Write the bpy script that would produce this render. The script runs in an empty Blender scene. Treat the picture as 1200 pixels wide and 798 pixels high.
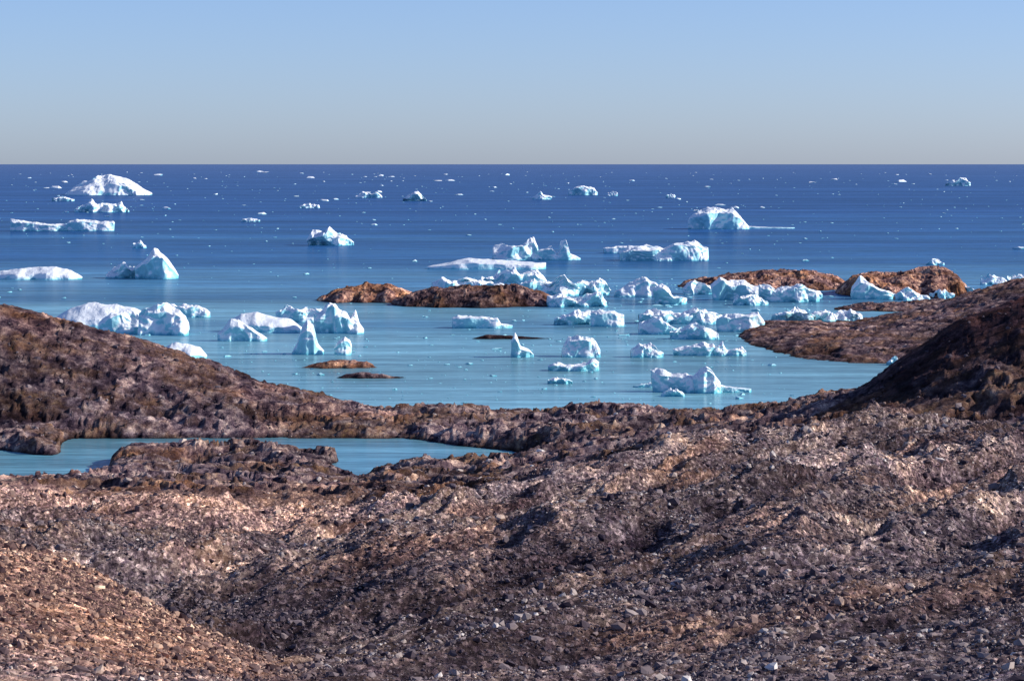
import bpy, math, numpy as np
from mathutils import Vector
R=np.random.RandomState(7)
F=3333.0; H=100.0; CX=600.0; HY=192.0
def seaD(y): return H*F/(y-HY)

# ---------------- numpy noise ----------------
perm=np.random.RandomState(3).permutation(4096).astype(np.int32)
GA=(np.cos(np.arange(4096)*2*math.pi/4096)*1.5).astype(np.float32)
GB=(np.sin(np.arange(4096)*2*math.pi/4096)*1.5).astype(np.float32)
def pn2(x,y,seed=0):
    x=np.asarray(x,dtype=np.float32); y=np.asarray(y,dtype=np.float32)
    fx=np.floor(x); fy=np.floor(y)
    xi=fx.astype(np.int32); yi=fy.astype(np.int32); xf=x-fx; yf=y-fy
    u=xf*xf*xf*(xf*(xf*6-15)+10); v=yf*yf*yf*(yf*(yf*6-15)+10)
    s0=int(perm[seed&4095])
    a0=perm[(xi+s0)&4095]; a1=perm[(xi+1+s0)&4095]
    def g(a,j,dx,dy):
        t=perm[(a+j)&4095]; return GA[t]*dx+GB[t]*dy
    n0=g(a0,yi,xf,yf); n0=n0+(g(a1,yi,xf-1,yf)-n0)*u
    n1=g(a0,yi+1,xf,yf-1); n1=n1+(g(a1,yi+1,xf-1,yf-1)-n1)*u
    return n0+(n1-n0)*v
def fbm2(x,y,o=4,seed=0,gain=.5,ridge=False):
    s=0;a=1;f=1;t=0
    for i in range(o):
        n=pn2(x*f+i*17.3,y*f-i*9.1,seed+i*7)
        if ridge: n=1-2*np.abs(n)
        s=s+a*n;t+=a;a*=gain;f*=2.03
    return s/t
def _h(i,j,k=0): return perm[(perm[(perm[i&4095]+j)&4095]+k)&4095]
def pn3(x,y,z,seed=0):
    xi=np.floor(x).astype(np.int32); yi=np.floor(y).astype(np.int32); zi=np.floor(z).astype(np.int32)
    xf=x-xi; yf=y-yi; zf=z-zi
    sm=lambda t:t*t*(3-2*t)
    u,v,w=sm(xf),sm(yf),sm(zf)
    def g(a,b,c): return _h(_h(a,b,seed),c,5)/2047.5-1
    l=lambda a,b,t:a*(1-t)+b*t
    return l(l(l(g(xi,yi,zi),g(xi+1,yi,zi),u),l(g(xi,yi+1,zi),g(xi+1,yi+1,zi),u),v),
             l(l(g(xi,yi,zi+1),g(xi+1,yi,zi+1),u),l(g(xi,yi+1,zi+1),g(xi+1,yi+1,zi+1),u),v),w)

def mesh_obj(name,verts,faces,mat,smooth=True,attrs=None):
    me=bpy.data.meshes.new(name)
    verts=np.asarray(verts,dtype=np.float32); faces=np.asarray(faces,dtype=np.int32)
    M,k=faces.shape
    me.vertices.add(len(verts)); me.vertices.foreach_set('co',verts.ravel())
    me.loops.add(M*k); me.loops.foreach_set('vertex_index',faces.ravel())
    me.polygons.add(M)
    me.polygons.foreach_set('loop_start',np.arange(0,M*k,k,dtype=np.int32))
    me.polygons.foreach_set('loop_total',np.full(M,k,dtype=np.int32))
    me.polygons.foreach_set('use_smooth',np.full(M,smooth))
    me.update(calc_edges=True)
    if attrs:
        for n,a in attrs.items():
            at=me.attributes.new(n,'FLOAT','POINT'); at.data.foreach_set('value',np.asarray(a,dtype=np.float32).ravel())
    me.materials.append(mat)
    ob=bpy.data.objects.new(name,me); bpy.context.collection.objects.link(ob)
    return ob
def grid_faces(nr,nc):
    i=np.arange(nr-1)[:,None]*nc+np.arange(nc-1)[None,:]
    return np.stack([i,i+1,i+nc+1,i+nc],-1).reshape(-1,4)

# ---------------- materials ----------------
class NT:
    def __init__(s,name):
        s.m=bpy.data.materials.new(name); s.m.use_nodes=True; s.t=s.m.node_tree; s.t.nodes.clear()
    def n(s,ty,**k):
        nd=s.t.nodes.new(ty)
        for a,b in k.items():
            if a[0]=='_': nd.inputs[a[1:].replace('_',' ')].default_value=b
            else: setattr(nd,a,b)
        return nd
    def l(s,a,b): s.t.links.new(a,b)
    def ramp(s,src,stops,interp='LINEAR'):
        r=s.n('ShaderNodeValToRGB'); e=r.color_ramp.elements; r.color_ramp.interpolation=interp
        while len(e)<len(stops): e.new(.5)
        for q,(p,c) in zip(e,stops):
            q.position=p; q.color=(c[0],c[1],c[2],1) if hasattr(c,'__len__') else (c,c,c,1)
        s.l(src,r.inputs[0]); return r.outputs[0]
    def mix(s,f,a,b,mode='MIX'):
        m=s.n('ShaderNodeMix',data_type='RGBA',blend_type=mode)
        for v,i in ((f,0),(a,6),(b,7)):
            if hasattr(v,'is_linked'): s.l(v,m.inputs[i])
            else: m.inputs[i].default_value=v if i==0 else (*v,1)
        return m.outputs[2]
    def math(s,op,a,b=0.0,c=None):
        m=s.n('ShaderNodeMath',operation=op)
        for v,i in ((a,0),(b,1),(c,2)):
            if v is None: continue
            if hasattr(v,'is_linked'): s.l(v,m.inputs[i])
            else: m.inputs[i].default_value=v
        return m.outputs[0]
    def noise(s,vec,scale,detail=5,rough=.5,dist=0):
        n=s.n('ShaderNodeTexNoise',_Scale=scale,_Detail=detail,_Roughness=rough,_Distortion=dist)
        s.l(vec,n.inputs['Vector']); return n.outputs['Fac']
    def scaled(s,vec,sc,rot=0):
        m=s.n('ShaderNodeMapping'); m.inputs['Scale'].default_value=sc; m.inputs['Rotation'].default_value=(0,0,rot)
        s.l(vec,m.inputs[0]); return m.outputs[0]

def ground_mat(name):
    T=NT(name)
    pos=T.n('ShaderNodeNewGeometry').outputs['Position']
    ps=T.scaled(pos,(1,.45,1))
    n1=T.noise(ps,1.1,7,.78)
    n2=T.noise(pos,.035,5,.6)
    n3=T.noise(pos,.012,3,.5)
    grav=T.ramp(n1,[(.36,(.030,.022,.034)),(.46,(.135,.102,.112)),(.54,(.29,.225,.21)),(.64,(.70,.58,.50))])
    vor=T.n('ShaderNodeTexVoronoi',_Scale=2.6); T.l(ps,vor.inputs['Vector'])
    sep=T.n('ShaderNodeSeparateColor'); T.l(vor.outputs['Color'],sep.inputs[0])
    cell=T.ramp(sep.outputs[0],[(0,.3),(.6,.9),(1,2.3)])
    grav=T.mix(.85,grav,cell,'MULTIPLY')
    rn=T.noise(T.scaled(pos,(1,.6,1)),.2,9,.76)
    rock=T.ramp(rn,[(.37,(.015,.010,.022)),(.45,(.088,.062,.082)),(.54,(.27,.20,.20)),(.64,(.70,.57,.49))])
    aR=T.n('ShaderNodeAttribute',attribute_name='rock').outputs['Fac']
    aW=T.n('ShaderNodeAttribute',attribute_name='warm').outputs['Fac']
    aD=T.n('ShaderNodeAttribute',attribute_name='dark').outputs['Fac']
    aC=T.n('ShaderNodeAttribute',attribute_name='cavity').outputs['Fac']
    col=T.mix(aR,grav,rock)
    moss=T.ramp(n2,[(.46,0),(.58,1)])
    mossc=T.ramp(T.noise(ps,.4,7,.78),[(.38,(.035,.02,.018)),(.52,(.18,.098,.048)),(.66,(.40,.27,.13))])
    col=T.mix(T.math('MULTIPLY',moss,T.math('MULTIPLY_ADD',aR,.4,.25)),col,mossc)
    tl=T.noise(T.scaled(pos,(.11,.035,.1),math.radians(-25)),1,6,.65,.3)
    col=T.mix(.9,col,T.ramp(tl,[(.38,(.42,.37,.45)),(.48,(.88,.84,.88)),(.60,(1.6,1.45,1.28))]),'MULTIPLY')
    warm=T.mix(1.0,col,(1.75,1.36,1.02),'MULTIPLY')
    col=T.mix(aW,col,warm)
    col=T.mix(.8,col,T.ramp(n3,[(.38,.65),(.62,1.5)]),'MULTIPLY')
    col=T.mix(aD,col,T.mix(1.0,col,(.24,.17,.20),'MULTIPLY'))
    col=T.mix(1.0,col,T.ramp(aC,[(0,(.26,.22,.29)),(.5,(.97,.94,.97)),(1,(1.45,1.38,1.28))]),'MULTIPLY')  # relief shading put into the colour: hollows dark and purplish, ridges lighter
    sx=T.n('ShaderNodeSeparateXYZ'); T.l(pos,sx.inputs[0])
    wet=T.n('ShaderNodeMapRange'); T.l(sx.outputs[2],wet.inputs[0]); wet.inputs[1].default_value=.1; wet.inputs[2].default_value=1.6
    wet.inputs[3].default_value=.3; wet.inputs[4].default_value=1
    col=T.mix(1.0,col,T.ramp(wet.outputs[0],[(0,0),(1,1)]),'MULTIPLY')
    b=T.n('ShaderNodeBsdfPrincipled',_Roughness=.95); b.inputs['Specular IOR Level'].default_value=.05
    T.l(col,b.inputs['Base Color'])
    bp=T.n('ShaderNodeBump',_Strength=1.0,_Distance=.9)
    T.l(T.math('ADD',n1,T.math('MULTIPLY',rn,T.math('MULTIPLY_ADD',aR,3.6,.3))),bp.inputs['Height'])
    T.l(bp.outputs[0],b.inputs['Normal'])
    o=T.n('ShaderNodeOutputMaterial'); T.l(b.outputs[0],o.inputs[0]); return T.m
def boulder_mat():
    T=NT('boulder_stone')
    a=T.n('ShaderNodeAttribute',attribute_name='tone').outputs['Fac']
    w=T.n('ShaderNodeAttribute',attribute_name='warm').outputs['Fac']
    c=T.ramp(a,[(0,(.034,.024,.036)),(.4,(.12,.09,.10)),(.75,(.28,.215,.205)),(.93,(.48,.39,.34)),(1,(.78,.69,.62))])
    c=T.mix(w,c,T.mix(1.0,c,(1.6,1.26,.92),'MULTIPLY'))
    b=T.n('ShaderNodeBsdfPrincipled',_Roughness=.9); b.inputs['Specular IOR Level'].default_value=.1; T.l(c,b.inputs['Base Color'])
    o=T.n('ShaderNodeOutputMaterial'); T.l(b.outputs[0],o.inputs[0]); return T.m
def ice_mat():
    T=NT('glacier_ice')
    g=T.n('ShaderNodeNewGeometry'); pos=g.outputs['Position']
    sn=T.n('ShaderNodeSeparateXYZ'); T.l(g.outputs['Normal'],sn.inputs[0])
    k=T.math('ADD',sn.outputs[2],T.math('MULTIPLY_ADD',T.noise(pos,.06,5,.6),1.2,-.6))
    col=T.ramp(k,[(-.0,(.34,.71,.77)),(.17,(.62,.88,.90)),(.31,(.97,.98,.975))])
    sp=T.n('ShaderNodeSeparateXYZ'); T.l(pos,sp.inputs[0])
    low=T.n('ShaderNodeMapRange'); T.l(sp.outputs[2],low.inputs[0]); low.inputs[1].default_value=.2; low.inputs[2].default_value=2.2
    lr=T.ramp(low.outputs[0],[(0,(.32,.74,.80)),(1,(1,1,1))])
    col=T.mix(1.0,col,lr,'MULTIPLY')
    b=T.n('ShaderNodeBsdfPrincipled',_Roughness=.5); T.l(col,b.inputs['Base Color'])
    bp=T.n('ShaderNodeBump',_Strength=.7,_Distance=1.2); T.l(T.noise(pos,.3,6,.65),bp.inputs['Height']); T.l(bp.outputs[0],b.inputs['Normal'])
    o=T.n('ShaderNodeOutputMaterial'); T.l(b.outputs[0],o.inputs[0]); return T.m
def water_mat():
    T=NT('sea_water')
    pos=T.n('ShaderNodeNewGeometry').outputs['Position']
    s=T.n('ShaderNodeSeparateXYZ'); T.l(pos,s.inputs[0])
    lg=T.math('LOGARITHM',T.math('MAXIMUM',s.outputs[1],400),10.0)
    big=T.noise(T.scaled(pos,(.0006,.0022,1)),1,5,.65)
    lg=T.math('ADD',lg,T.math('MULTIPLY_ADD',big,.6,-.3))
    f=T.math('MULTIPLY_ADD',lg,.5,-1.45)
    col=T.ramp(f,[(0,(.10,.27,.34)),(.06,(.17,.37,.43)),(.12,(.19,.39,.44)),(.17,(.14,.31,.39)),(.225,(.07,.20,.33)),(.31,(.03,.115,.27)),(.45,(.033,.10,.26)),(.6,(.05,.12,.28)),(1,(.085,.15,.31))])  # farthest stops paler: distance haze put into the water colour
    st=T.noise(T.scaled(pos,(.006,.05,1)),1,8,.7)
    col=T.mix(.8,col,T.ramp(st,[(.34,.55),(.5,1),(.66,1.65)]),'MULTIPLY')
    st2=T.noise(T.scaled(pos,(.0004,.004,1)),1,5,.6)
    col=T.mix(.8,col,T.ramp(st2,[(.36,.72),(.5,1),(.66,1.35)]),'MULTIPLY')
    rp=T.noise(T.scaled(pos,(.06,.28,1)),1,3,.7)
    col=T.mix(.6,col,T.ramp(rp,[(.36,.65),(.5,1),(.64,1.4)]),'MULTIPLY')
    d=T.n('ShaderNodeBsdfDiffuse'); T.l(col,d.inputs[0])
    gl=T.n('ShaderNodeBsdfGlossy',_Roughness=.12); gl.inputs[0].default_value=(.85,.93,1,1)
    bp=T.n('ShaderNodeBump',_Strength=.4,_Distance=.5); T.l(T.noise(T.scaled(pos,(.15,.4,1)),1,4,.6),bp.inputs['Height'])
    T.l(bp.outputs[0],gl.inputs['Normal'])
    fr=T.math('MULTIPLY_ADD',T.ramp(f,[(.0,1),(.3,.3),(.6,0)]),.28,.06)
    m=T.n('ShaderNodeMixShader'); T.l(fr,m.inputs[0]); T.l(d.outputs[0],m.inputs[1]); T.l(gl.outputs[0],m.inputs[2])
    o=T.n('ShaderNodeOutputMaterial'); T.l(m.outputs[0],o.inputs[0]); return T.m
GM=ground_mat('moraine_ground'); IM=ice_mat(); WM=water_mat(); BM=boulder_mat()

# ---------------- terrain ----------------
def blur(a,n,axis):
    for _ in range(2):
        p=[(0,0),(0,0)]; p[axis]=(n//2,n-1-n//2)
        a=np.pad(a,p,mode='edge').astype(np.float64)
        c=np.cumsum(a,axis=axis); z=np.zeros_like(np.take(c,[0],axis=axis)); c=np.concatenate([z,c],axis=axis)
        a=(c[n:]-c[:-n])/n if axis==0 else (c[:,n:]-c[:,:-n])/n
    return a
def table(rows,Ds,pxs):
    RD=np.array([r[0] for r in rows],float)
    E=np.array([H-r[0]*(np.interp(pxs,[p[0] for p in r[1]],[p[1] for p in r[1]])-HY)/F for r in rows])
    idx=np.clip(np.searchsorted(RD,Ds)-1,0,len(RD)-2)
    t=np.clip((Ds-RD[idx])/(RD[idx+1]-RD[idx]),0,1)
    return E[idx]*(1-t)[:,None]+E[idx+1]*t[:,None]
rows=[
(20,[(0,1500),(1200,1500)]),
(80,[(0,1020),(600,1060),(1200,980)]),
(130,[(-400,780),(0,800),(200,835),(350,860),(600,850),(900,830),(1200,810),(1600,760)]),
(175,[(-400,640),(0,690),(100,725),(200,765),(300,795),(350,805),(600,800),(900,765),(1200,735),(1600,690)]),
(205,[(-400,570),(0,640),(60,656),(120,682),(200,722),(260,752),(330,784),(420,782),(600,765),(900,720),(1200,690),(1600,650)]),
(220,[(-400,560),(0,630),(60,646),(120,670),(200,715),(260,745),(330,778),(420,770),(600,745),(900,700),(1200,670),(1600,640)]),
(235,[(-400,580),(0,655),(60,675),(120,695),(200,735),(260,757),(330,775),(420,760),(600,735),(900,690),(1200,660),(1600,630)]),
(270,[(-400,640),(0,722),(100,745),(200,752),(330,742),(600,705),(900,655),(1200,625),(1600,600)]),
(340,[(-400,600),(0,680),(200,690),(330,695),(450,680),(600,660),(900,612),(1200,580),(1600,560)]),
(420,[(-400,585),(0,640),(200,646),(330,655),(600,628),(900,575),(1200,548),(1600,520)]),
(500,[(-400,580),(0,618),(200,622),(330,632),(500,612),(600,600),(750,567),(900,540),(1200,518),(1600,490)]),
(580,[(-400,575),(0,600),(330,606),(500,590),(600,582),(680,552),(750,542),(900,520),(1000,508),(1200,500),(1600,470)]),
(650,[(-400,570),(0,592),(330,596),(500,586),(600,592),(750,575),(900,550),(1200,535),(1600,480)]),
(730,[(-400,560),(0,582),(200,580),(400,586),(600,578),(700,556),(800,545),(900,535),(1000,530),(1100,522),(1200,505),(1600,440)]),
(810,[(-400,565),(0,576),(200,571),(330,574),(500,572),(600,560),(700,540),(850,520),(930,512),(1000,490),(1100,440),(1200,400),(1600,320)]),
(860,[(-400,570),(0,576),(110,574),(150,560),(330,560),(500,563),(600,552),(700,535),(850,512),(930,499),(960,484),(1000,462),(1040,433),(1090,400),(1130,370),(1200,350),(1300,325),(1600,300)]),
(885,[(-400,574),(0,576),(110,574),(150,554),(190,558),(240,560),(330,553),(380,556),(430,560),(480,554),(600,545),(700,530),(850,510),(930,500),(1000,470),(1100,405),(1200,360),(1600,320)]),
(925,[(-400,568),(0,564),(110,562),(140,545),(190,552),(225,562),(250,550),(330,537),(380,548),(410,562),(430,556),(480,545),(600,543),(700,526),(850,508),(930,500),(1000,474),(1100,410),(1200,365),(1600,320)]),
(960,[(-400,552),(0,554),(110,552),(150,532),(240,526),(330,528),(390,535),(420,553),(590,555),(625,540),(650,526),(700,518),(850,502),(930,498),(1000,480),(1100,425),(1200,385),(1600,330)]),
(982,[(-400,545),(0,538),(60,524),(90,542),(180,538),(300,532),(420,534),(520,545),(590,542),(650,515),(850,500),(930,492),(1000,478),(1100,430),(1200,390),(1600,340)]),
(1000,[(-400,535),(0,522),(60,519),(90,538),(300,540),(420,540),(500,536),(560,524),(650,510),(850,498),(930,490),(1000,476),(1100,435),(1200,395),(1600,345)]),
(1028,[(-400,524),(0,510),(60,510),(90,525),(300,526),(460,523),(520,512),(650,504),(850,497),(930,486),(1000,475),(1100,440),(1200,400),(1600,350)]),
(1045,[(-400,470),(0,498),(100,505),(300,510),(400,506),(500,505),(650,500),(850,495),(930,483),(1000,472),(1100,445),(1200,410),(1600,360)]),
(1100,[(-400,380),(0,425),(100,445),(200,460),(300,474),(400,484),(450,487),(520,481),(560,486),(640,491),(700,481),(800,489),(880,487),(940,478),(1000,467),(1100,445),(1200,420),(1600,380)]),
(1160,[(-400,320),(0,363),(50,374),(100,387),(200,414),(250,428),(300,446),(350,463),(400,478),(440,485),(520,484),(640,488),(850,486),(920,482),(1000,465),(1100,450),(1200,430),(1600,400)]),
(1210,[(-400,320),(0,358),(50,369),(100,385),(200,418),(260,440),(330,470),(400,480),(900,478),(960,470),(1100,450),(1200,430),(1600,400)]),
(1290,[(-400,360),(0,410),(100,440),(200,462),(300,470),(900,470),(1000,465),(1100,458),(1600,420)]),
(1400,[(-400,432),(0,440),(900,446),(1600,425)]),
(1500,[(-400,436),(1600,436)]),
]
prow=[
(1400,[(800,440),(1600,440)]),
(1455,[(800,430),(900,428),(960,422),(1000,418),(1060,416),(1100,408),(1200,398),(1500,380)]),
(1550,[(800,416),(860,413),(890,410),(930,402),(1000,393),(1100,386),(1200,372),(1500,350)]),
(1650,[(800,402),(860,399),(885,391),(930,386),(1000,388),(1040,380),(1100,364),(1150,352),(1200,342),(1500,330)]),
(1750,[(800,392),(860,388),(878,382),(900,377),(950,379),(1000,382),(1040,376),(1100,357),(1150,341),(1200,327),(1500,300)]),
(1850,[(800,384),(860,382),(950,380),(1000,376),(1100,366),(1200,350),(1500,320)]),
(1960,[(800,372),(1100,370),(1500,364)]),
(2100,[(800,362),(1500,362)]),
]
def fan(name,rows,D0,D1,step,pxs,amps,b1=9,b2=9):
    n=int(math.log(D1/D0)/step); Ds=D0*np.exp(np.linspace(0,math.log(D1/D0),n))
    E=table(rows,Ds,pxs); E=blur(blur(E,b1,0),b2,1)
    X=(pxs[None,:]-CX)/F*Ds[:,None]; Y=np.repeat(Ds[:,None],len(pxs),1)
    E,rock,warm,dark=amps(X,Y,E,pxs[None,:]+0*Y)
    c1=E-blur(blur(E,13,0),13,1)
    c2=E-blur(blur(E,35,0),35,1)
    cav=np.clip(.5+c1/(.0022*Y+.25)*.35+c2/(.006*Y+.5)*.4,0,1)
    V=np.stack([X,Y,E],-1).reshape(-1,3)
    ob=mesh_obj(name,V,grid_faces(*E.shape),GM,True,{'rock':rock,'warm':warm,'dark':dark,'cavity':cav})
    return ob,V,E.shape,warm.ravel(),dark.ravel(),cav.ravel()
def sstep(a,b,x):
    t=np.clip((x-a)/(b-a),0,1); return t*t*(3-2*t)
def terrace(z,st,k):
    q=z/st; f=np.floor(q); r=q-f
    return st*(f+sstep(.5-k,.5+k,r))
def craggy(X,Y,sd):
    wx=X+9*fbm2(X/30,Y/30,3,sd); wy=Y+9*fbm2(X/30,Y/30,3,sd+1)
    r1=fbm2(wx/30,wy/42,6,sd+2,.58,True)
    r2=fbm2(wx/9,wy/12,4,sd+3,.6,True)
    r3=fbm2(wx/80,wy/100,3,sd+4)
    z=5.5*(r1-.15)+3*r3
    z=.35*z+.65*terrace(z+.8*fbm2(X/12,Y/12,3,sd+5),1.9,.14)
    return z+1.3*r2
def amps_main(X,Y,E,P):
    rockm=sstep(590,720,Y+40*fbm2(X/50,Y/50,3,5))
    rockm=np.maximum(rockm,sstep(0,1,1.4-((P-600)/190)**2-((Y-600)/75)**2))
    wx=X+9*fbm2(X/40,Y/60,3,11)+2.2*fbm2(X/9,Y/14,3,13); wy=Y+14*fbm2(X/40,Y/60,3,12)+3*fbm2(X/9,Y/14,3,14)
    a=math.radians(62); gx=(wx*math.cos(a)+wy*math.sin(a)); gy=(-wx*math.sin(a)+wy*math.cos(a))
    big=fbm2(gx/110,gy/32,2,23)
    gul=fbm2(gx/80,gy/20,3,21,.40,True)
    gul2=fbm2(gx/30,gy/8,3,22,.5,True)
    hum=fbm2(wx/12,wy/22,5,31,.55)
    fine=fbm2(X/2.2,Y/3.0,4,41,.62)
    nearf=sstep(90,250,Y)
    mound=sstep(0,1,1.3-((P-40)/330)**2-((Y-195)/62)**2)*sstep(246,228,Y+5*fbm2(X/8,Y/8,2,44))
    g=nearf*(1-.75*mound)*(7.5*big+5.8*(gul-.33)+1.3*(gul2-.3)+1.5*hum)*(.5+.5*sstep(200,340,Y))+.36*fine
    def hol(px,D,rx,ry,dp):
        cx=(px-CX)/F*D; q=((X-cx)/rx+.35*fbm2(X/6,Y/8,2,91))**2+((Y-D)/ry)**2
        return -dp*np.exp(-q*1.2)
    g=g+hol(1010,440,7,16,7)+hol(185,345,5,14,5)+hol(560,380,6,18,4)+hol(760,300,5,14,3)
    lag=(Y>860)*(Y<1036)*(P<650)
    E=np.where(lag&(E<0),E*1.8-.9,E)
    low=sstep(-3,2,E)
    r=craggy(X,Y,51)
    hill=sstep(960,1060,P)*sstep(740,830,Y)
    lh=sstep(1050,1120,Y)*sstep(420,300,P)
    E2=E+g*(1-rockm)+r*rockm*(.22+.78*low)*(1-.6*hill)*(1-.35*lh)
    warm=1.0*mound
    warm=np.maximum(warm,.5*sstep(600,300,P)*sstep(560,480,np.abs(Y-600)+400)*sstep(440,520,Y))
    warm=np.maximum(warm,.45*sstep(.1,.4,fbm2(X/60,Y/80,3,81))*rockm)
    warm=np.maximum(warm,.5*sstep(.1,.35,fbm2(gx/90,gy/22,3,83))*(1-rockm))
    dark=np.maximum(hill*1.0,.5*lh)  # right hill: shade of its slope put into the colour; left hill: darker rock
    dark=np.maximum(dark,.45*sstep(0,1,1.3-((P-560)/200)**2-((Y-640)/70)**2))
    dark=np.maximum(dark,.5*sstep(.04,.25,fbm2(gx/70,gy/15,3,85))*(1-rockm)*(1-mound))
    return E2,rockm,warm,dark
pin=np.linspace(-100,1300,860)
pxs=np.concatenate([np.linspace(-2600,-110,100),pin,np.linspace(1310,3800,100)])
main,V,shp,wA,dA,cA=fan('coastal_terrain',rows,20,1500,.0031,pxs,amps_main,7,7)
def amps_pen(X,Y,E,P):
    E2=E+.6*craggy(X,Y,151)*sstep(-4,1,E)
    return E2,np.ones_like(E),.1+.3*sstep(-.1,.4,fbm2(X/60,Y/80,3,181)),np.full_like(E,.25)
fan('rocky_peninsula',prow,1400,2100,.0022,np.concatenate([np.linspace(780,1320,300),np.linspace(1325,1700,40)]),amps_pen,7,7)

def island(px0,px1,ybase,prof,depth,warm=.5,crag=1.0,dark=0.0):
    D0=seaD(ybase); s=D0/F
    nx=int((px1-px0)*1.6)+20; ny=90
    u=np.linspace(-.06,1.06,nx); v=np.linspace(-1.15,1.15,ny)
    U,Vv=np.meshgrid(u,v)
    hp=np.interp(U,[p[0] for p in prof],[p[1] for p in prof])*s
    X=(px0+U*(px1-px0)-CX)*s; Y=D0+depth+Vv*depth
    w=np.sqrt(np.clip(1-(2*np.clip(U,0,1)-1)**4,0,1))*.9+.1
    q=Vv/w+.25*pn2(U*6,Vv*1.5,int(px0)%50)
    Z=(hp+1.5)*np.clip(1-np.abs(q)**2.2,-1,1)-2.2
    Z=np.where((U<0)|(U>1),np.minimum(Z,-1.2),Z)
    sea=np.clip((Z+2)/3,0,1)
    c=craggy(X,Y,200+int(px0)%90)
    Z=Z+sea*crag*.62*(c-.8)-.3
    cav=np.clip(.5+(c-.6)/5,0,1)
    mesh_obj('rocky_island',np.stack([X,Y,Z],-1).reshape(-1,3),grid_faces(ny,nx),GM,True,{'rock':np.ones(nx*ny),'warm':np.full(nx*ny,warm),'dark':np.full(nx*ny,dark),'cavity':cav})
island(366,486,355,[(0,1),(.15,9),(.35,17),(.5,20),(.7,18),(.85,12),(1,4)],45,.9,1,.1)
island(455,655,361,[(0,3),(.1,10),(.25,17),(.4,20),(.6,23),(.75,22),(.9,13),(1,2)],55,.2,1.2,.5)
island(800,1005,341,[(0,2),(.15,10),(.35,14),(.5,18),(.7,20),(.9,16),(1,3)],70,.6,1.2,.2)
island(995,1155,350,[(0,2),(.12,19),(.3,24),(.45,23),(.6,28),(.75,33),(.88,27),(1,4)],80,.8,1.2,.1)
island(985,1145,366,[(0,2),(.3,7),(.6,9),(.8,12),(1,3)],40,.1,.8,.4)
island(345,442,432,[(0,1),(.2,5),(.45,11),(.6,10),(.85,8),(1,1)],9,.8,.4)
island(386,478,444,[(0,1),(.2,6),(.4,7),(.6,6),(1,1)],7,.0,.4,.6)
island(548,655,398,[(0,1),(.2,6),(.6,5),(1,1)],9,.0,.3,.8)

# ---------------- water ----------------
ws=[-60000,-8000,-1500,1500,8000,60000]
wy=[10,1000,3000,12000,60000,400000]
WX,WY=np.meshgrid(np.array(ws)*8.0,np.array(wy,float))
mesh_obj('sea_water',np.stack([WX,WY,0*WX],-1).reshape(-1,3),grid_faces(6,6),WM,False)

# ---------------- icebergs ----------------
cnt=[0]
def berg(px0,px1,yb,prof,fr=.8,dep=.45,crag=1.0,lean=.12,smooth=False):
    cnt[0]+=1; sd=cnt[0]*13
    D0=seaD(yb); s=D0/F; W=(px1-px0)*s
    hm=max(p[1] for p in prof)*s
    nu=int(min(130,max(20,(px1-px0)*1.3))); nk=int(min(24,max(8,hm/s*.85)))
    u=np.linspace(0,1,nu)
    h=np.interp(u,[p[0] for p in prof],[p[1] for p in prof])*s
    d=max(W*dep*.5,hm*.45)
    w=d*(np.clip(1-np.abs(2*u-1)**3.2,0,1)**.5*.94+.06)
    w=w*(1+.25*pn2(u*5+sd,u*0+sd,3))
    pts=[('f',k/(nk-1)) for k in range(nk)]
    nt=max(8,nk)
    pts+=[('t',k/nt) for k in range(1,nt)]+[('b',1-k/(nk-1)) for k in range(nk)]
    V=np.zeros((len(pts),nu,3))
    x=(px0-CX)*s+u*W; yc=D0+d; bk=.55+.3*fr
    for i,(t,q) in enumerate(pts):
        if t=='f': z=-1.5+(h*fr+1.5)*q; vv=-1+lean*q
        elif t=='t':
            z=h*(fr+(1-fr)*math.sin(q/.62*math.pi/2)) if q<.62 else h*(1-(1-bk)*((q-.62)/.38))
            vv=-1+lean+(2-2*lean)*q
        else: z=-1.5+(h*bk+1.5)*q; vv=1-lean*q
        V[i,:,0]=x; V[i,:,1]=yc+vv*w; V[i,:,2]=z
    P=V.reshape(-1,3); X,Y,Z=P[:,0],P[:,1],P[:,2]
    L=max(hm*1.0,W*.14); A=min(hm*.18,W*.12)*crag
    def d3(L,sd2): return pn3(X/L+sd,Y/L+sd2,Z/L,sd2)
    up=np.clip(Z/max(hm,.1),0,1)
    fac=lambda v,n:np.tanh((v*n-np.round(v*n))*4)/1.95/n+np.round(v*n)/n
    dx=A*.9*fac(d3(L*.8,1),3)+A*.3*d3(L*.35,2)
    dy=A*3.2*fac(d3(L*.7,3),2.5)+A*1.0*fac(d3(L*.35,4),2)+A*.3*d3(L*.14,14)
    dz=up*(A*1.8*fac(d3(L*.5,5),2.5)+A*.8*fac(d3(L*.25,6),2)+A*.3*d3(L*.12,15))
    P=np.stack([X+dx,Y+dy,Z+dz],-1)
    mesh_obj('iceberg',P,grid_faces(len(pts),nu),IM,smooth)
berg(72,176,229,[(0,1),(.1,9),(.25,16),(.35,22),(.5,26),(.65,20),(.8,13),(1,2)],fr=.5,crag=.5,dep=.6)
berg(60,86,236,[(0,3),(.5,5),(1,2)])
berg(86,148,249,[(0,3),(.15,8),(.3,14),(.4,9),(.6,10),(.7,7),(.88,11),(1,2)])
berg(10,82,271,[(0,14),(.2,12),(.6,9),(1,7)],dep=.3,crag=.4)
berg(74,133,271,[(0,6),(.1,12),(.4,14),(.7,11),(.97,11),(1,9)],dep=.3,crag=.4)
berg(-14,92,328,[(0,9),(.4,13),(.7,14),(.88,10),(1,2)],fr=.45,crag=.35,dep=.5,smooth=True)
berg(126,170,326,[(0,5),(.2,13),(.5,18),(.8,15),(1,9)],crag=1.2)
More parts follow.
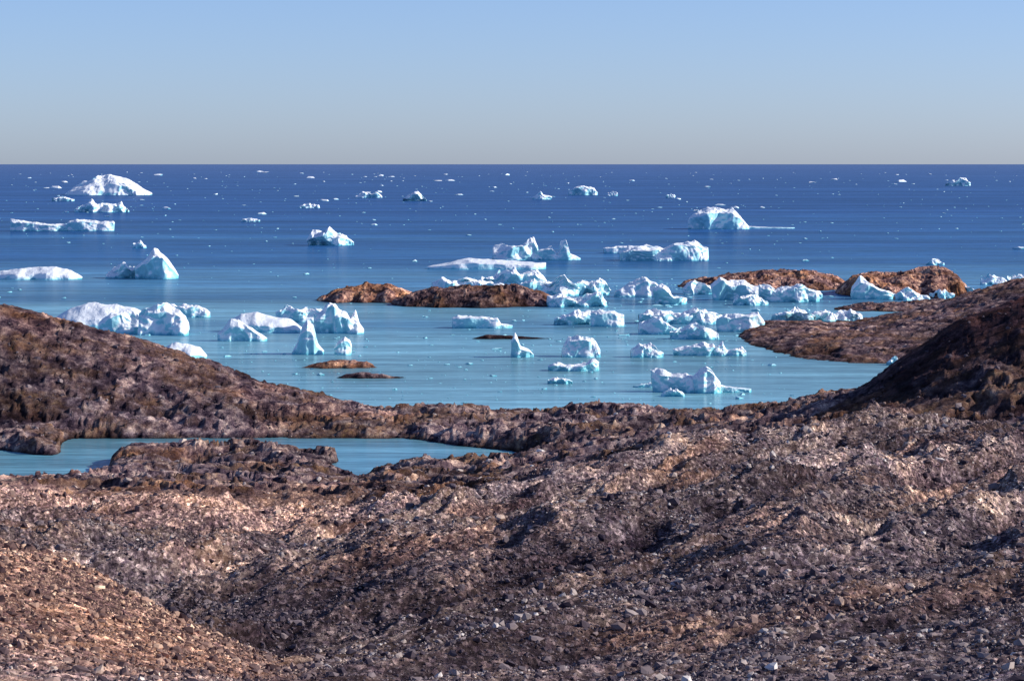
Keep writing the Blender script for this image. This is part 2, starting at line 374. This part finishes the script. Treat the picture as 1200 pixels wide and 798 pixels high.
berg(155,208,327,[(0,12),(.2,19),(.35,24),(.5,35),(.6,31),(.75,19),(1,3)],crag=.8)
berg(358,416,288,[(0,8),(.15,15),(.35,14),(.5,21),(.6,14),(.8,10),(1,3)],crag=1.0)
berg(350,374,244,[(0,3),(.5,5),(1,3)])
berg(417,448,232,[(0,3),(.3,7),(.6,4),(.8,6),(1,2)])
berg(472,499,236,[(0,3),(.3,7),(.5,11),(.7,8),(1,2)],crag=1.3)
berg(666,701,229,[(0,4),(.3,10),(.6,11),(.85,8),(1,3)],crag=.7)
berg(624,646,234,[(0,3),(.4,8),(.7,5),(1,3)])
berg(712,724,230,[(0,3),(.5,5),(1,3)])
berg(1110,1139,218,[(0,3),(.35,7),(.5,9),(.9,6),(1,3)])
berg(808,880,269,[(0,10),(.08,17),(.3,23),(.5,25),(.7,23),(.85,14),(1,3)],crag=.6,dep=.7)
berg(870,932,268,[(0,3),(.5,1.5),(1,1)],crag=.4,dep=.3)
berg(780,792,232,[(0,3),(.5,4),(1,3)])
berg(282,304,260,[(0,2),(.5,4),(1,2)])
berg(155,170,291,[(0,4),(.5,8),(1,3)])
berg(500,640,316,[(0,3),(.2,8),(.35,13),(.5,11),(.75,9),(1,7)],fr=.6,crag=.3,dep=.35,smooth=True)
berg(580,640,305,[(0,13),(.2,17),(.45,19),(.6,25),(.75,22),(.85,8),(1,5)],crag=.8)
berg(628,682,305,[(0,10),(.2,13),(.35,17),(.45,7),(.58,22),(.66,26),(.74,8),(1,2)],crag=.5)
berg(708,772,297,[(0,6),(.3,8),(.8,9),(1,5)],crag=.4,dep=.4)
berg(726,832,306,[(0,11),(.15,15),(.35,16),(.5,14),(.62,21),(.85,23),(1,15)],crag=.5)
berg(1087,1108,311,[(0,3),(.3,8),(.7,5),(1,2)])
berg(505,592,343,[(0,10),(.12,18),(.25,13),(.5,15),(.8,11),(1,8)],crag=1.0)
berg(562,640,338,[(0,12),(.2,15),(.4,21),(.6,16),(.8,20),(1,8)],crag=1.1)
berg(600,680,347,[(0,12),(.3,18),(.55,13),(.75,21),(1,8)],crag=1.1)
berg(655,716,346,[(0,12),(.3,16),(.6,14),(.8,18),(1,7)],crag=1.1)
berg(640,712,360,[(0,10),(.2,13),(.5,8),(.75,16),(.9,17),(1,5)],crag=1.1)
berg(722,775,348,[(0,7),(.3,14),(.6,21),(.9,16),(1,8)],crag=.6)
berg(765,805,357,[(0,13),(.15,25),(.4,19),(.6,10),(.8,12),(1,8)],crag=1.0)
berg(800,838,345,[(0,9),(.4,15),(.7,11),(1,5)],crag=1.0)
berg(836,905,352,[(0,18),(.12,26),(.3,22),(.6,19),(1,17)],crag=.6)
berg(890,962,354,[(0,17),(.3,16),(.6,20),(.9,14),(1,6)],crag=.7)
berg(860,900,358,[(0,6),(.5,13),(1,5)],crag=1.2)
berg(1000,1052,351,[(0,14),(.15,25),(.3,21),(.5,14),(.8,12),(1,6)],crag=.7)
berg(1050,1090,352,[(0,7),(.4,13),(1,4)],crag=1.1)
berg(1090,1120,350,[(0,5),(.5,10),(1,5)],crag=1.1)
berg(1112,1150,348,[(0,7),(.3,14),(.7,13),(1,5)],crag=.7)
berg(1150,1180,334,[(0,5),(.3,12),(.7,9),(1,5)],crag=1.1)
berg(1180,1215,332,[(0,7),(.5,9),(1,5)],crag=1.1)
berg(750,850,380,[(0,12),(.2,15),(.45,11),(.7,17),(1,8)],crag=.9)
berg(748,795,392,[(0,12),(.3,16),(.6,19),(.8,12),(1,6)],crag=.9)
berg(785,845,398,[(0,8),(.25,14),(.5,18),(.75,12),(1,5)],crag=.9)
berg(840,897,389,[(0,16),(.15,21),(.5,19),(.85,22),(1,9)],crag=.5)
berg(905,958,378,[(0,8),(.3,14),(.6,17),(1,7)],crag=.9)
berg(950,1012,377,[(0,8),(.3,13),(.5,9),(.8,14),(1,6)],crag=.9)
berg(925,965,350,[(0,6),(.5,10),(1,5)],crag=1.2)
berg(650,697,381,[(0,6),(.3,13),(.7,15),(1,13)],crag=1.0)
berg(692,732,383,[(0,19),(.3,18),(.7,19),(1,13)],crag=.4)
berg(529,601,385,[(0,12),(.1,14),(.5,13),(.75,12),(.8,5),(1,3)],crag=.35,fr=.85)
berg(599,625,419,[(0,20),(.15,27),(.3,23),(.45,12),(.8,9),(1,3)],crag=.7)
berg(660,705,419,[(0,15),(.12,22),(.4,25),(.7,23),(.88,18),(1,8)],crag=.6,dep=.8)
berg(740,776,419,[(0,8),(.25,15),(.5,14),(.6,17),(.8,10),(1,6)],crag=.9)
berg(789,845,417,[(0,8),(.3,11),(.6,15),(.85,13),(1,6)],crag=.6)
berg(835,876,417,[(0,8),(.3,15),(.4,7),(.7,9),(.9,11),(1,5)],crag=.7)
berg(642,702,435,[(0,5),(.2,9),(.5,6),(.75,9),(.9,14),(1,10)],crag=.6)
berg(642,671,450,[(0,4),(.4,7),(.7,6),(1,3)],crag=1.0)
berg(742,772,454,[(0,1),(.4,4),(1,7)],crag=.6)
berg(764,822,460,[(0,30),(.12,27),(.4,23),(.7,20),(1,14)],crag=.5)
berg(775,802,465,[(0,3),(.4,9),(.7,8),(1,3)],crag=.8)
berg(812,845,461,[(0,18),(.3,25),(.5,32),(.75,27),(1,13)],crag=.7)
berg(832,881,460,[(0,16),(.3,8),(.6,6),(1,3)],crag=.5)
berg(58,168,384,[(0,9),(.15,20),(.35,26),(.6,26),(.85,22),(1,14)],fr=.35,crag=.25,dep=.6,smooth=True)
berg(114,167,391,[(0,12),(.25,24),(.5,28),(.8,22),(1,17)],crag=.5,fr=.7)
berg(162,220,393,[(0,22),(.15,34),(.35,37),(.6,31),(.8,25),(.93,20),(1,6)],crag=.7)
berg(200,245,372,[(0,12),(.3,16),(.7,14),(1,6)],crag=.7)
berg(180,241,421,[(0,8),(.3,17),(.6,18),(.85,12),(1,3)],fr=.35,crag=.25,dep=.7,smooth=True)
berg(268,352,390,[(0,14),(.15,21),(.35,23),(.6,18),(.85,14),(1,5)],fr=.35,crag=.25,dep=.6,smooth=True)
berg(254,312,400,[(0,8),(.25,24),(.4,23),(.7,15),(1,3)],crag=.4,fr=.7,lean=.3)
berg(322,378,378,[(0,10),(.2,18),(.5,15),(1,17)],crag=.7)
berg(366,402,391,[(0,20),(.25,26),(.5,35),(.65,37),(.8,31),(1,20)],crag=1.0)
berg(392,427,391,[(0,28),(.3,22),(.55,17),(.7,24),(.85,12),(1,5)],crag=.9)
berg(340,379,416,[(0,2),(.15,12),(.28,32),(.45,39),(.62,33),(.78,12),(1,3)],crag=.5,dep=.8)
berg(391,411,416,[(0,8),(.3,16),(.6,21),(.85,18),(1,8)],crag=.8)
berg(938,963,404,[(0,5),(.4,12),(.8,9),(1,3)],crag=1.1)
berg(1040,1062,428,[(0,5),(.4,9),(1,3)],crag=1.1)
berg(1068,1086,356,[(0,5),(.4,9),(1,3)],crag=1.1)

# ---------------- small repeated stones / brash ----------------
t=(1+5**.5)/2
ico=np.array([(-1,t,0),(1,t,0),(-1,-t,0),(1,-t,0),(0,-1,t),(0,1,t),(0,-1,-t),(0,1,-t),(t,0,-1),(t,0,1),(-t,0,-1),(-t,0,1)],float)/math.sqrt(1+t*t)
icf=np.array([(0,11,5),(0,5,1),(0,1,7),(0,7,10),(0,10,11),(1,5,9),(5,11,4),(11,10,2),(10,7,6),(7,1,8),(3,9,4),(3,4,2),(3,2,6),(3,6,8),(3,8,9),(4,9,5),(2,4,11),(6,2,10),(8,6,7),(9,8,1)])
octv=np.array([(1,0,0),(-1,0,0),(0,1,0),(0,-1,0),(0,0,1),(0,0,-.6)],float)
octf=np.array([(0,2,4),(2,1,4),(1,3,4),(3,0,4),(2,0,5),(1,2,5),(3,1,5),(0,3,5)])
def stones(C,size,sq,sink,base,bf):
    n=len(C); k=len(base)
    J=base[None]*(1+.38*R.uniform(-1,1,(n,k,1)))
    if k==6: J=J+R.uniform(-.3,.3,(n,k,3))
    sc=R.uniform(.6,1.3,(n,1,3)); sc[:,:,2]*=sq
    J=J*sc
    a=R.uniform(0,6.28,n); c,s=np.cos(a)[:,None],np.sin(a)[:,None]
    x=J[:,:,0]*c-J[:,:,1]*s; y=J[:,:,0]*s+J[:,:,1]*c
    P=np.stack([x,y,J[:,:,2]],-1)*size[:,None,None]+C[:,None,:]
    P[:,:,2]+=size[:,None]*sink
    return P.reshape(-1,3),(bf[None]+k*np.arange(n)[:,None,None]).reshape(-1,3)
G=V.reshape(shp[0],shp[1],3); Yr=G[:,0,1]
def scatter(bands,dens):
    C=[];Sz=[];W=[];D_=[]
    for (d0,d1,n,s0,s1) in bands:
        ri=np.where((Yr>d0)&(Yr<d1))[0]
        pr=Yr[ri]**2; i=R.choice(ri,n,p=pr/pr.sum()); j=R.randint(100,958,n)
        fu=R.uniform(0,1,(n,1)); fv=R.uniform(0,1,(n,1))
        p=G[i,j]*(1-fu)*(1-fv)+G[i,j+1]*fu*(1-fv)+G[i+1,j]*(1-fu)*fv+G[i+1,j+1]*fu*fv
        den=fbm2(p[:,0]/9,p[:,1]/16,3,301)
        keep=(den>R.uniform(-.7,dens,n))&(p[:,2]>.3)
        idx=(i*shp[1]+j)[keep]; p=p[keep]
        z=s0*(1-R.uniform(0,1,len(p)))**(-.42); z=np.minimum(z,s1)
        C.append(p); Sz.append(z*.8); W.append(wA[idx]); D_.append(np.maximum(dA[idx],1-np.clip(cA[idx]*2,0,1)))  # stone tone also takes the painted darkening of hollows
    return map(np.concatenate,(C,Sz,W,D_))
C,Sz,W,Dk=scatter([(130,200,14000,.11,.45),(200,300,20000,.14,.6),(300,430,18000,.18,.75),(430,620,14000,.24,1.0),(620,1150,8000,.3,1.6)],.35)
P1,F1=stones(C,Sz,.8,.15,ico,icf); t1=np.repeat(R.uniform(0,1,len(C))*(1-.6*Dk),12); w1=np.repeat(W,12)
C,Sz,W,Dk=scatter([(130,200,50000,.05,.15),(200,300,80000,.07,.22),(300,430,80000,.095,.29),(430,620,60000,.13,.36)],.6)
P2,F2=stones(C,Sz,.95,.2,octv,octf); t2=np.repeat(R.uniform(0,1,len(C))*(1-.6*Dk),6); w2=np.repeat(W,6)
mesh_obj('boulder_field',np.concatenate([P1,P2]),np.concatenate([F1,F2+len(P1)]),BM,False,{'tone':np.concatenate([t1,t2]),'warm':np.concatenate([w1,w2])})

py=np.concatenate([HY+10+R.exponential(60,900),R.uniform(325,400,500),R.uniform(395,475,400),R.uniform(360,440,100)])
px=np.concatenate([R.uniform(-60,1260,900),R.normal(800,140,500),R.uniform(280,940,400),R.uniform(100,440,100)])
ok=(py<478)&(py>HY+9); px,py=px[ok],py[ok]; D=H*F/(py-HY)
sz=D/F*np.minimum(R.uniform(.5,1.15,len(D))*(1-R.uniform(0,1,len(D)))**(-.45),6)
P3,F3=stones(np.c_[(px-CX)/F*D,D,np.zeros(len(D))],sz,.35,.05,ico,icf)
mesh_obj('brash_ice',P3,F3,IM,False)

# ---------------- light, world, camera ----------------
az=math.radians(88); el=math.radians(27)
sd=Vector((math.cos(el)*math.sin(az),math.cos(el)*math.cos(az),math.sin(el)))
L=bpy.data.lights.new('sun','SUN'); L.energy=5; L.angle=math.radians(.5); L.color=(1,.97,.92)
so=bpy.data.objects.new('sun',L); so.rotation_euler=sd.to_track_quat('Z','Y').to_euler(); bpy.context.collection.objects.link(so)
w=bpy.data.worlds.new('World'); bpy.context.scene.world=w; w.use_nodes=True
nt=w.node_tree; bg=nt.nodes['Background']; sk=nt.nodes.new('ShaderNodeTexSky'); sk.sky_type='NISHITA'
sk.sun_disc=False; sk.sun_elevation=el; sk.sun_rotation=az; sk.altitude=100; sk.air_density=.72; sk.dust_density=.5; sk.ozone_density=6.5
tint=nt.nodes.new('ShaderNodeMix'); tint.data_type='RGBA'; tint.blend_type='MULTIPLY'; tint.inputs[0].default_value=1
tint.inputs[7].default_value=(1.07,.975,1.06,1)
nt.links.new(sk.outputs[0],tint.inputs[6]); nt.links.new(tint.outputs[2],bg.inputs[0]); bg.inputs[1].default_value=.145
cam=bpy.data.cameras.new('camera'); cam.sensor_width=36; cam.lens=F/1200*36; cam.shift_y=-(399-HY)/1200
cam.clip_start=1; cam.clip_end=2000000
co=bpy.data.objects.new('camera',cam); co.location=(0,0,H); co.rotation_euler=(math.radians(90),0,0)
bpy.context.collection.objects.link(co); bpy.context.scene.camera=co
vs=bpy.context.scene.view_settings; vs.view_transform='Standard'; vs.look='None'; vs.exposure=0
